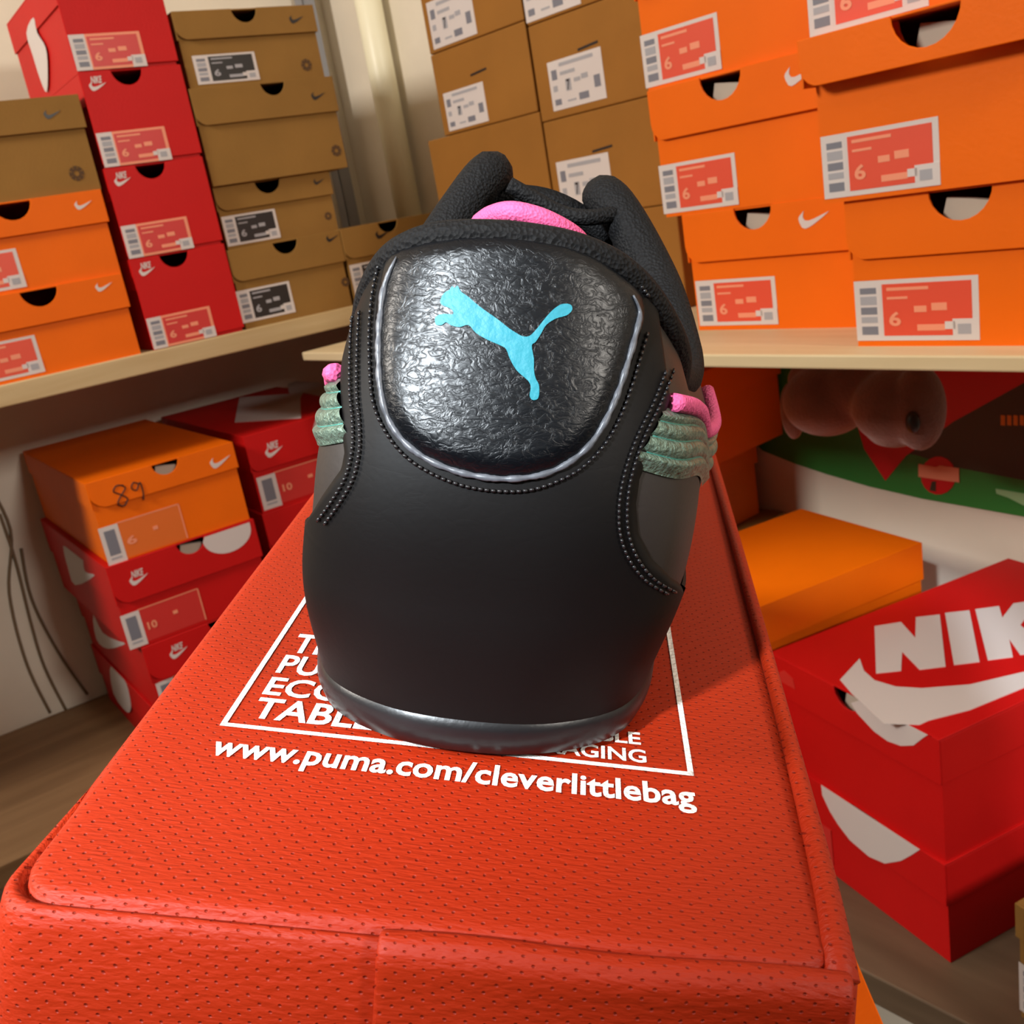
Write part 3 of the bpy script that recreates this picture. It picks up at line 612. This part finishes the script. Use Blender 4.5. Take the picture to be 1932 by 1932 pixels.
n = len(base_o); b = MB_(); vs = [v for r_ in rings for v in r_]
# gentle softness of the cloth
def soft(v, zt_):
    x, y, z = v
    a = .0006 * math.sin(x * 70 + y * 23) * math.sin(y * 41 + 1.3) if z < -.006 else 0
    return (x + a * 2, y + a, z)
fs = [(k * n + i, k * n + (i + 1) % n, (k + 1) * n + (i + 1) % n, (k + 1) * n + i) for k in range(len(rings) - 1) for i in range(n)]
fs += [tuple(range(n)), tuple((len(rings) - 1) * n + i for i in range(n))[::-1]]
b.add([soft(v, 0) for v in vs], fs); bag = b.obj('bag_body', M_FAB, bagroot, True)
# welts
def bagtube(name, pts, r_): g = MB_(); Q = smooth_poly(pts, False, 8); g.tube(Q, [r_ * (1 + .7 * max(0, 1 - i / 22)) for i in range(len(Q))], 12); return g.obj(name, M_FAB, bagroot, True)
bagtube('side_welt', [(XF1 - .0012, YF + .0050, -.0030), (XF1 - .0012, YF + .010, -.0006), (XF1 + .0000, YF + .03, .0004), (XF1 + .0022, .20, .0008), (XF1 + .0060, .31, .0008), (XB1 - .0005, YBK - .008, .0004)], .0016)
xa = -.0200
g = MB_(); pr = []
for i in range(41):
    t = i / 40; x = xa + (XF1 - .0010 - xa) * t
    yy = YF + .0035 * (x - XF0) / (XF1 - XF0)
    wv = .0004 * math.sin(t * 9)
    sect = [(yy + .0004, -.0014 + wv), (yy - .0002, .0004 + wv), (yy - .0016, .0013 + wv), (yy - .0034, .0008 + wv), (yy - .0048, -.0018 + wv), (yy - .0046, -.0040), (yy - .0050, -.008), (yy - .0066, -.03), (yy - .0088, -.09), (yy - .0086, -.13), (yy - .0050, -.13), (yy + .001, -.03), (yy + .0008, -.004)]
    pr.append([(x, a, c) for a, c in sect])
m_ = len(pr[0]); vs = [v for s in pr for v in s]
fs = [(i * m_ + k, i * m_ + (k + 1) % m_, (i + 1) * m_ + (k + 1) % m_, (i + 1) * m_ + k) for i in range(40) for k in range(m_)] + [tuple(range(m_)), tuple(40 * m_ + k for k in range(m_))[::-1]]
g.add(vs, fs); fl = g.obj('front_flap', M_FAB, bagroot, True)
bv = fl.modifiers.new('bevel', 'BEVEL'); bv.width = .0006; bv.segments = 2; bv.limit_method = 'ANGLE'; bv.angle_limit = R(50)
# printing on the bag
def bz(px, py):
    d = ray_b(px, py); return (d.x * (-H / d.z), d.y * (-H / d.z))
g = MB_(); zp = .00025
def bline(x0, y0, x1, y1): g.add([(x0, y0, zp), (x1, y0, zp), (x1, y1, zp), (x0, y1, zp)], [(0, 1, 2, 3)])
def btext(t, x0, x1, y0, y1, **k): vs, fs = text_fit(t, x0, x1, y0, y1, **k); g.add([(a, c, zp) for a, c in vs], fs)
fx0, fx1, fy0, fy1 = -.0605, .0288, .1612, .262; lw = .0011
bline(fx0, fy0, fx1, fy0 + lw * 1.1); bline(fx0, fy0, fx0 + lw, fy1); bline(fx1 - lw, fy0, fx1, fy1); bline(fx0, fy1 - lw, fx1, fy1)
bline(-.0172, fy0, -.0163, fy0 + .006); bline(.0175, .1822, .0187, .215); bline(.0095, .1822, .0187, .1832)
K = dict(bold=.022)
btext('TABLE', -.0562, -.0322, .1650, .1727, **K); btext('ECO-', -.0564, -.0375, .1738, .1811, **K)
btext('PUMA', -.0564, -.036, .1828, .1909, **K); btext('THE', -.0562, -.042, .1922, .2011, **K)
btext('SUSTAINABLE', -.0135, .0194, .1698, .1743, **K); btext('PACKAGING', -.0085, .0202, .1637, .1682, **K)
g.obj('printed_frame', M_PRINT, bagroot, fix=False)
g = MB_(); btext('www.puma.com/cleverlittlebag', -.0592, .0284, .1496, .1580, bold=.024, spacing=1.02); g.obj('printed_address', M_PRINT, bagroot, fix=False)
# ================================================================ SHOE
# control grid: for each station round the outline (heel centre -> toe centre) four heights (s forward, w half width, z)
CG = [
 [(-.0005, 0, .007), (-.0022, 0, .030), (-.0010, 0, .056), (.0135, 0, .0925)],
 [(.002, .0150, .007), (.0000, .0185, .030), (.0014, .0188, .055), (.0148, .0125, .0915)],
 [(.011, .0275, .007), (.0090, .0320, .031), (.0105, .0315, .055), (.0195, .0225, .0865)],
 [(.028, .0330, .007), (.0260, .0385, .031), (.0265, .0375, .055), (.0310, .0310, .0755)],
 [(.050, .0340, .007), (.0480, .0405, .030), (.0480, .0415, .048), (.0510, .0355, .0645)],
 [(.070, .0340, .007), (.0700, .0415, .029), (.0710, .0455, .047), (.0740, .0390, .0630)],
 [(.095, .0350, .007), (.0950, .0420, .030), (.0970, .0420, .056), (.0980, .0320, .0800)],
 [(.118, .0370, .007), (.1160, .0420, .030), (.1170, .0370, .062), (.1160, .0165, .0990)],
 [(.140, .0395, .007), (.1380, .0430, .029), (.1370, .0340, .056), (.1320, .0120, .0850)],
 [(.165, .0410, .007), (.1620, .0430, .026), (.1560, .0310, .050), (.1500, .0100, .0710)],
 [(.195, .0390, .007), (.1900, .0395, .023), (.1790, .0260, .044), (.1700, .0040, .0580)],
 [(.218, .0285, .007), (.2120, .0275, .020), (.1960, .0150, .040), (.1820, .0010, .0520)],
 [(.232, .0110, .007), (.2240, .0090, .018), (.2060, .0050, .037), (.1860, .0002, .0500)],
 [(.2345, 0, .007), (.2260, 0, .018), (.2070, 0, .036), (.1870, 0, .0495)],
]
XC, Y0 = -.0135, .1600
def cr(a, b_, c, d, t): return .5 * ((2 * b_) + (-a + c) * t + (2 * a - 5 * b_ + 4 * c - d) * t * t + (-a + 3 * b_ - 3 * c + d) * t ** 3)
def S(k, v):
    """k in [-13,13] (sign = side, negative = left), v in [0,1] from sole to top line"""
    sg = -1 if k < 0 else 1; a = min(abs(k), 12.9999); i = int(a); t = a - i
    def col(j):
        m = 1
        if j < 0: j = -j; m = -1
        if j > 13: j = 26 - j; m = -1
        return [(s, w_ * m, z) for s, w_, z in CG[j]]
    cs = [col(i - 1), col(i), col(i + 1), col(i + 2)]
    rows = [tuple(cr(cs[0][r_][q], cs[1][r_][q], cs[2][r_][q], cs[3][r_][q], t) for q in range(3)) for r_ in range(4)]
    g_ = v * 3; j = min(int(g_), 2); u = g_ - j
    def rw(m): return rows[m] if 0 <= m <= 3 else (tuple(2 * p - q for p, q in zip(rows[0], rows[1])) if m < 0 else tuple(2 * p - q for p, q in zip(rows[3], rows[2])))
    r4 = [rw(j - 1), rw(j), rw(j + 1), rw(j + 2)]
    s, w_, z = (cr(r4[0][q], r4[1][q], r4[2][q], r4[3][q], u) for q in range(3))
    if k < 0:
        q = max(0, min(1, (z - .015) / .03)); w_ *= 1 - .11 * q * q * (3 - 2 * q) * max(0, min(1, (a - 1) / 2)) * max(0, min(1, (8 - a) / 1.5))
        if v > .7: z += .004 * max(0, 1 - abs(a - 7) / 1.3) * (v - .7) / .3
    return Vector((XC + sg * w_ + .010 * s, Y0 + s, z))
def Sn(k, v, e=.02):
    a = S(k + .05, v) - S(k - .05, v); b_ = S(k, min(v + e, 1)) - S(k, max(v - e, 0)); n_ = a.cross(b_)
    if n_.length < 1e-12: return Vector((0, -1, 0))
    return n_.normalized()
def patch_grid(ks, vsf, nv, offf, mb, mi=0, closed=None):
    """grid on the upper: ks list of k, vsf(k)->(v0,v1), offset offf(k,v)"""
    vs = []
    for k in ks:
        v0, v1 = vsf(k)
        for j in range(nv + 1):
            v = v0 + (v1 - v0) * j / nv; vs.append(S(k, v) + Sn(k, v) * offf(k, v, j / nv))
    m_ = nv + 1
    mb.add(vs, [(i * m_ + j, (i + 1) * m_ + j, (i + 1) * m_ + j + 1, i * m_ + j + 1) for i in range(len(ks) - 1) for j in range(nv)], mi)
shoe = empty('shoe', label='black leather low shoe with turquoise cat logo on its heel, standing on the bag', cat='shoe', M=BM @ Matrix.Translation((XC, Y0 + .1, .0002)))
TI = Matrix.Translation((-XC, -Y0 - .1, 0))
def sobj(name, mb, m, parent=None, smooth=True, fix=False):
    me = mb.mesh(name, fix); me.transform(TI); return link(name, me, m, parent or shoe, smooth)
KS = [(-13 + 26 * i / 260) for i in range(261)]
b = MB_(); patch_grid(KS, lambda k: (0, 1), 30, lambda k, v, t: 0, b); up = sobj('upper', b, M_SIDE)
so = up.modifiers.new('solid', 'SOLIDIFY'); so.thickness = .0028; so.offset = -1
bvh = BVHTree.FromPolygons([Vector(v) for v in b.v], b.f)
ORG = Vector((0, 0, H))
def hit(px, py):
    h_ = bvh.ray_cast(ORG, ray_b(px, py).normalized())
    if h_[0] is None: return None
    n_ = h_[1]
    if n_.dot(ray_b(px, py)) > 0: n_ = -n_
    return h_[0], n_
def nearest(px, py):
    h_ = hit(px, py)
    if h_: return h_
    d = ray_b(px, py).normalized(); best = None
    for i in range(60):
        q = ORG + d * (.14 + .003 * i); r_ = bvh.find_nearest(q)
        if best is None or r_[3] < best[3]: best = r_
    n_ = best[1]
    if n_.dot(d) > 0: n_ = -n_
    return best[0], n_
def decal(poly, height, maxe, mb, mi=0, px=True):
    """thin relief laid on the leather inside a closed outline; height(dist_px)"""
    bm = bmesh.new(); vs = [bm.verts.new((x, y, 0)) for x, y in poly]
    for t in tessellate_polygon([[Vector((x, y, 0)) for x, y in poly]]):
        try: bm.faces.new([vs[i] for i in t])
        except ValueError: pass
    for _ in range(7):
        es = [e for e in bm.edges if e.calc_length() > maxe]
        if not es: break
        bmesh.ops.subdivide_edges(bm, edges=es, cuts=1); bmesh.ops.triangulate(bm, faces=[f for f in bm.faces if len(f.verts) > 3])
        if _ > 1: bmesh.ops.beautify_fill(bm, faces=bm.faces, edges=[e for e in bm.edges if not e.is_boundary])
    bm.verts.index_update(); P = [Vector(p) for p in poly]
    def dist(q):
        m_ = 1e9
        for i in range(len(P)):
            a, c = P[i], P[(i + 1) % len(P)]; t = max(0, min(1, (q - a).dot(c - a) / max((c - a).length_squared, 1e-9))); m_ = min(m_, (q - a - (c - a) * t).length)
        return m_
    out = []
    for v in bm.verts:
        h_, n_ = nearest(v.co.x, v.co.y); out.append(h_ + n_ * height(dist(Vector((v.co.x, v.co.y)))))
    fs = []
    for f in bm.faces:
        q = [v.index for v in f.verts]; nn = (out[q[1]] - out[q[0]]).cross(out[q[2]] - out[q[0]])
        if nn.dot(out[q[0]] - ORG) > 0: q = q[::-1]
        fs.append(tuple(q))
    mb.add(out, fs, mi); bm.free()
def pathpts(pts, step=6, off_=0):
    P = smooth_poly(pts, False, 8); out = []; 
    L = [0]
    for a, c in zip(P, P[1:]): L.append(L[-1] + math.dist(a, c))
    n_ = int(L[-1] / step); j = 0
    for i in range(n_ + 1):
        s = L[-1] * i / n_
        while j < len(L) - 2 and L[j + 1] < s: j += 1
        t = (s - L[j]) / max(L[j + 1] - L[j], 1e-9); q = tuple(a + (c - a) * t for a, c in zip(P[j], P[j + 1]))
        h_, m_ = nearest(*q); out.append(h_ + m_ * off_)
    return out
# heel counter overlay, scooped sides
GRID = [(k / 20, v / 60, S(k / 20, v / 60)) for k in range(-150, 151) for v in range(61)]
def kv(px, py):
    q = nearest(px, py)[0]; return min(GRID, key=lambda g_: (g_[2] - q).length_squared)[:2]
def bound_side(pts):
    t = sorted((kv(*p)[1], abs(kv(*p)[0])) for p in pts); return [q for q in t if q[1] < 4]
BR = bound_side([(1283, 672), (1262, 765), (1228, 830), (1207, 900), (1196, 960), (1202, 1010), (1228, 1060), (1262, 1090), (1288, 1108)])
BL = bound_side([(655, 610), (650, 690), (652, 770), (655, 850), (645, 885), (622, 925), (598, 960), (583, 985)])
def kbound(v, t):
    if v <= t[0][0]: return t[0][1] + (6.2 - t[0][1]) * min(1, (t[0][0] - v) / .05)
    for (a, x), (c, y) in zip(t, t[1:]):
        if v <= c: return x + (y - x) * (v - a) / max(c - a, 1e-6)
    return t[-1][1] + (v - t[-1][0]) * 1.0
b = MB_(); v0 = min(BL[0][0], BR[0][0])
for sg, T_ in ((-1, BL), (1, BR)):
    def grid(va, vb, kf, nv, nk):
        vs = []
        for j in range(nv + 1):
            v = va + (vb - va) * j / nv; kb = kf(v)
            for i in range(nk + 1):
                k = kb * i / nk; e = min((kb - k) * 6, 1, max(0, 3 * (k < 3) + (vb - v) * 40 if vb < .9 else 1)); o_ = .0002 + .0010 * (1 - (1 - max(e, 0)) ** 2)
                k = max(k, 1e-6) * sg; vs.append(S(k, v) + Sn(k, v) * o_)
        b.add(vs, [(j * (nk + 1) + i, j * (nk + 1) + i + 1, (j + 1) * (nk + 1) + i + 1, (j + 1) * (nk + 1) + i)[::sg] for j in range(nv) for i in range(nk)])
    t0, t1 = T_[0], T_[2]
    def kf(v):
        if v < t0[0]: return t0[1] + .2
        return kbound(v, T_)
    grid(0, v0, lambda v: 7.4, 18, 150); grid(v0, 1, kf, 60, 150)
sobj('heel_counter', b, M_LEA)
bvh2 = BVHTree.FromPolygons([Vector(v) for v in b.v], b.f)
# padded patch
PATCH = [(747, 486), (728, 545), (719, 600), (716, 660), (718, 720), (728, 775), (752, 822), (792, 858), (840, 884), (895, 899), (950, 906), (1005, 902), (1055, 884), (1100, 856), (1135, 812), (1160, 760), (1180, 700), (1197, 640), (1205, 595), (1198, 560), (1170, 528), (1120, 488), (1060, 462), (980, 448), (900, 446), (820, 458)]
PATCH = smooth_poly(PATCH, n=3)
PH = lambda d: .0013 + .0022 * (1 - (1 - min(d / 50, 1)) ** 2.2)
b = MB_(); decal(PATCH, PH, 13, b); sobj('heel_patch', b, M_PATCH)
pverts = [Vector(v) for v in b.v]; bvhp = BVHTree.FromPolygons(pverts, b.f)
bvh_low = bvh; 
class Top:                                                  # leather as seen, patch on top
    def ray_cast(s, o_, d):
        r1 = bvhp.ray_cast(o_, d)
        if r1[0] is not None: return r1
        r2 = bvh2.ray_cast(o_, d); r3 = bvh_low.ray_cast(o_, d)
        if r2[0] is None: return r3
        return r2 if r3[0] is None or r2[3] <= r3[3] + .0015 else r3
    def find_nearest(s, q): return bvh_low.find_nearest(q)
bvh = Top()
CAT = [(853, 543), (848, 550), (838, 556), (831, 570), (834, 578), (848, 584), (855, 590), (854, 596), (838, 595), (824, 599), (821, 608), (824, 616), (834, 616), (842, 611), (852, 617), (868, 620), (884, 616), (898, 631), (920, 644), (945, 655), (955, 662), (962, 680), (975, 702), (996, 721), (1001, 733), (999, 749), (1004, 757), (1014, 755), (1017, 743), (1016, 728), (1010, 716), (1007, 700), (1007, 680), (1003, 655), (1010, 648), (1020, 633), (1030, 616), (1048, 604), (1068, 598), (1078, 589), (1078, 580), (1070, 576), (1056, 578), (1040, 590), (1026, 606), (1010, 626), (998, 637), (985, 637), (974, 631), (960, 622), (940, 606), (920, 592), (900, 577), (884, 563), (870, 553), (864, 542), (858, 546)]
CATS = smooth_poly(CAT, n=3)
b = MB_(); decal(CATS, lambda d: .00022, 9, b); sobj('cat_logo', b, M_CYAN)
# edge paint, stitching
b = MB_(); rim = [(752, 488), (731, 540), (722, 600), (719, 660), (722, 722), (734, 778), (760, 822), (800, 856), (850, 880), (905, 894), (960, 899), (1012, 893), (1060, 874), (1102, 842), (1132, 800), (1158, 745), (1178, 690), (1196, 625), (1202, 590), (1190, 560)]
P_ = pathpts([(x + (3 if x > 960 else -3), y + (5 if y > 700 else 0)) for x, y in rim], 6, .0002); nP = len(P_)
b.tube(P_, [(.00045 + .00022 * abs(math.sin(i * .37)) * (1 if i % 5 else .5)) * min(1, .25 + i / 12, .25 + (nP - 1 - i) / 12) for i in range(nP)], 8); sobj('patch_edge', b, M_EDGE)
def stitch(mb, path, step=13, r_=.00034, gap=.35):
    P_ = pathpts(path, step / 3, .00035)
    for i in range(0, len(P_) - 3, 3):
        a, c = P_[i], P_[i + 2]
        if (a - c).length > .004: continue
        mb.tube([a, P_[i + 1] + (P_[i + 1] - Vector((XC, Y0 + .04, .05))).normalized() * .00012, c], r_, 5)
SL = [(668, 585), (664, 660), (663, 740), (668, 800), (667, 850), (655, 900), (630, 945), (598, 990)]
SR = [(1268, 700), (1245, 760), (1214, 825), (1193, 885), (1182, 940), (1182, 1000), (1198, 1050), (1230, 1092), (1275, 1120)]
for nm, path, st_, r_ in (('patch_stitching', [(728, 470), (708, 545), (700, 620), (700, 690), (706, 760), (728, 815), (765, 862), (815, 895), (875, 918), (940, 928), (1000, 926), (1055, 908), (1100, 882), (1140, 840), (1168, 790), (1190, 730), (1210, 660), (1222, 620)], 12, .00034),
                          ('side_stitching', SL, 10, .0003), ('side_stitching', [(x + 13, y + 6) for x, y in SL], 10, .0003),
                          ('side_stitching', SR, 11, .0003), ('side_stitching', [(x - 15, y + 3) for x, y in SR], 11, .0003),
                          ('collar_stitching', [(760, 462), (790, 446), (860, 430), (950, 424), (1040, 436), (1110, 464), (1180, 515), (1225, 570)], 9, .0004)):
    b = MB_(); stitch(b, path, st_, r_); sobj(nm, b, M_THREAD)
# collar padding along the top line
def topline(k0, k1, n_, inn=0, dz=0):
    return [S(k0 + (k1 - k0) * i / n_, 1) - Sn(k0 + (k1 - k0) * i / n_, .95) * inn + Vector((0, 0, dz)) for i in range(n_ + 1)]
b = MB_(); ks = [-7.25 + 14.5 * i / 150 for i in range(151)]
pts = [S(k, .985) - Sn(k, .93) * (.0022 if abs(k) > 4.4 else .0006 + .0016 * max(0, abs(k) - 3.4)) + Vector((0, 0, .0004 + .0012 * max(0, 1 - abs(k) / 3))) for k in ks]
rad = [.0028 + .0027 * max(0, min(1, (abs(k) - 4.0) / 1.2)) - .004 * max(0, abs(k) - 7) for k in ks]
b.tube(pts, rad, 14); sobj('padded_collar', b, M_MESH)
# throat facings
for sg in (-1, 1):
    b = MB_(); ks = [sg * (7 + 4.2 * i / 30) for i in range(31)]
    b.tube([S(k, 1) - Sn(k, .95) * .001 for k in ks], .0018, 8); sobj('throat_edge', b, M_LEA)
# tongue
b = MB_(); vs = []; nu = 14; nvv = 16
for j in range(nvv + 1):
    t = j / nvv; y = Y0 + .118 + .066 * t; z = .0965 - .046 * t
    for i in range(nu + 1):
        a = -1 + 2 * i / nu; vs.append((XC + .0015 + a * .0185, y + abs(a) * .001, z - .006 * a * a - .003 * a * (1 - t) + .001))
b.add(vs, [(j * (nu + 1) + i, j * (nu + 1) + i + 1, (j + 1) * (nu + 1) + i + 1, (j + 1) * (nu + 1) + i) for j in range(nvv) for i in range(nu)])
tg = sobj('tongue', b, M_MESH); so = tg.modifiers.new('solid', 'SOLIDIFY'); so.thickness = .004; so.offset = -1
def pt_b(px, py, y): d = ray_b(px, py); q = d * (y / d.y); return Vector((q.x, q.y, q.z + H))
b = MB_(); b.tube([pt_b(x, y, yy) for x, y, yy in smooth_poly([(905, 425, .240), (930, 408, .236), (965, 402, .232), (1010, 411, .232), (1050, 428, .234), (1085, 450, .238), (1105, 475, .242)], False, 6)], .0024, 12); sobj('pink_lace', b, M_PINK)
b = MB_(); b.tube([pt_b(x, y, yy) for x, y, yy in smooth_poly([(960, 350, .262), (1010, 378, .262), (1060, 404, .262), (1110, 412, .262), (1160, 405, .266)], False, 5)], .0020, 8); sobj('lace_loop', b, M_MESH)
# side stripe with ridges, pink cord above it (both sides)
c1, c2, c3, c4 = kv(1262, 772), kv(1345, 782), kv(1210, 893), kv(1318, 908)
c2 = (c1[0] + (c4[0] - c3[0]) * 1.3, c1[1] - .04)
def bil(a, t):                                              # a along the stripe, t from bottom to top
    return tuple((c3[q] * (1 - a) + c4[q] * a) * (1 - t) + (c1[q] * (1 - a) + c2[q] * a) * t for q in (0, 1))
for sg in (-1, 1):
    vs = []; na, nt_ = 24, 48
    for i in range(na + 1):
        for j in range(nt_ + 1):
            k, v = bil(i / na * 1.45 - .09, j / nt_); k *= sg; edge = min(1, 6 * min(j, nt_ - j) / nt_)
            vs.append(S(k, v) + Sn(k, v) * (.0004 + (.0005 + .0009 * abs(math.sin(j / nt_ * math.pi * 4)) ** .6) * edge))
    b = MB_(); b.add(vs, [(i * (nt_ + 1) + j, i * (nt_ + 1) + j + 1, (i + 1) * (nt_ + 1) + j + 1, (i + 1) * (nt_ + 1) + j)[::sg] for i in range(na) for j in range(nt_)])
    st_ = sobj('side_stripe', b, M_STRIPE)
    for q in (.25, .5, .75):
        b = MB_(); P2 = []
        for i in range(na + 1):
            k, v = bil(i / na * 1.45 - .09, q); k *= sg; P2.append(S(k, v) + Sn(k, v) * .0007)
        b.tube(P2, .00035, 6); o = sobj('groove', b, M_TEAL, st_)
    b = MB_(); P2 = []
    for i in range(na + 1):
        k, v = bil(i / na * 1.45 - .03, 1.09); k *= sg; P2.append(S(k, v) + Sn(k, v) * .0012)
    b.tube(P2, .0017, 10); sobj('pink_cord', b, M_PINK)
# sole
b = MB_(); prof = [(-.004, .0002), (-.0018, .0005), (.0002, .0018), (.0012, .0044), (.0012, .0068), (.0004, .0088), (-.0014, .0098), (-.005, .0100)]
ks = [(-13 + 26 * i / 220) for i in range(220)]; vs = []
for k in ks:
    p = S(k, 0); q = Sn(k, .02); q = Vector((q.x, q.y, 0)).normalized()
    if abs(k) > 12.95: q = Vector((0, 1, 0))
    if abs(k) < .05: q = Vector((0, -1, 0))
    for o_, z in prof: vs.append((p.x + q.x * (o_ + .0008), p.y + q.y * (o_ + .0008), z))
m_ = len(prof); N_ = len(ks)
fs = [(i * m_ + j, ((i + 1) % N_) * m_ + j, ((i + 1) % N_) * m_ + j + 1, i * m_ + j + 1) for i in range(N_) for j in range(m_ - 1)]
fs += [tuple(i * m_ for i in range(N_))[::-1], tuple(i * m_ + m_ - 1 for i in range(N_))]
b.add(vs, fs); sobj('sole', b, M_SOLE)
# insole
b = MB_(); vs = []
for i in range(60):
    k = -13 + 26 * i / 60; p = S(k, .03); c_ = Vector((XC, Y0 + .11, 0)); vs.append((p.x * .93 + c_.x * .07, p.y * .97 + c_.y * .03, .012))
b.add(vs, [tuple(range(60))]); sobj('insole', b, M_MESH, smooth=False)
bpy.context.view_layer.update()
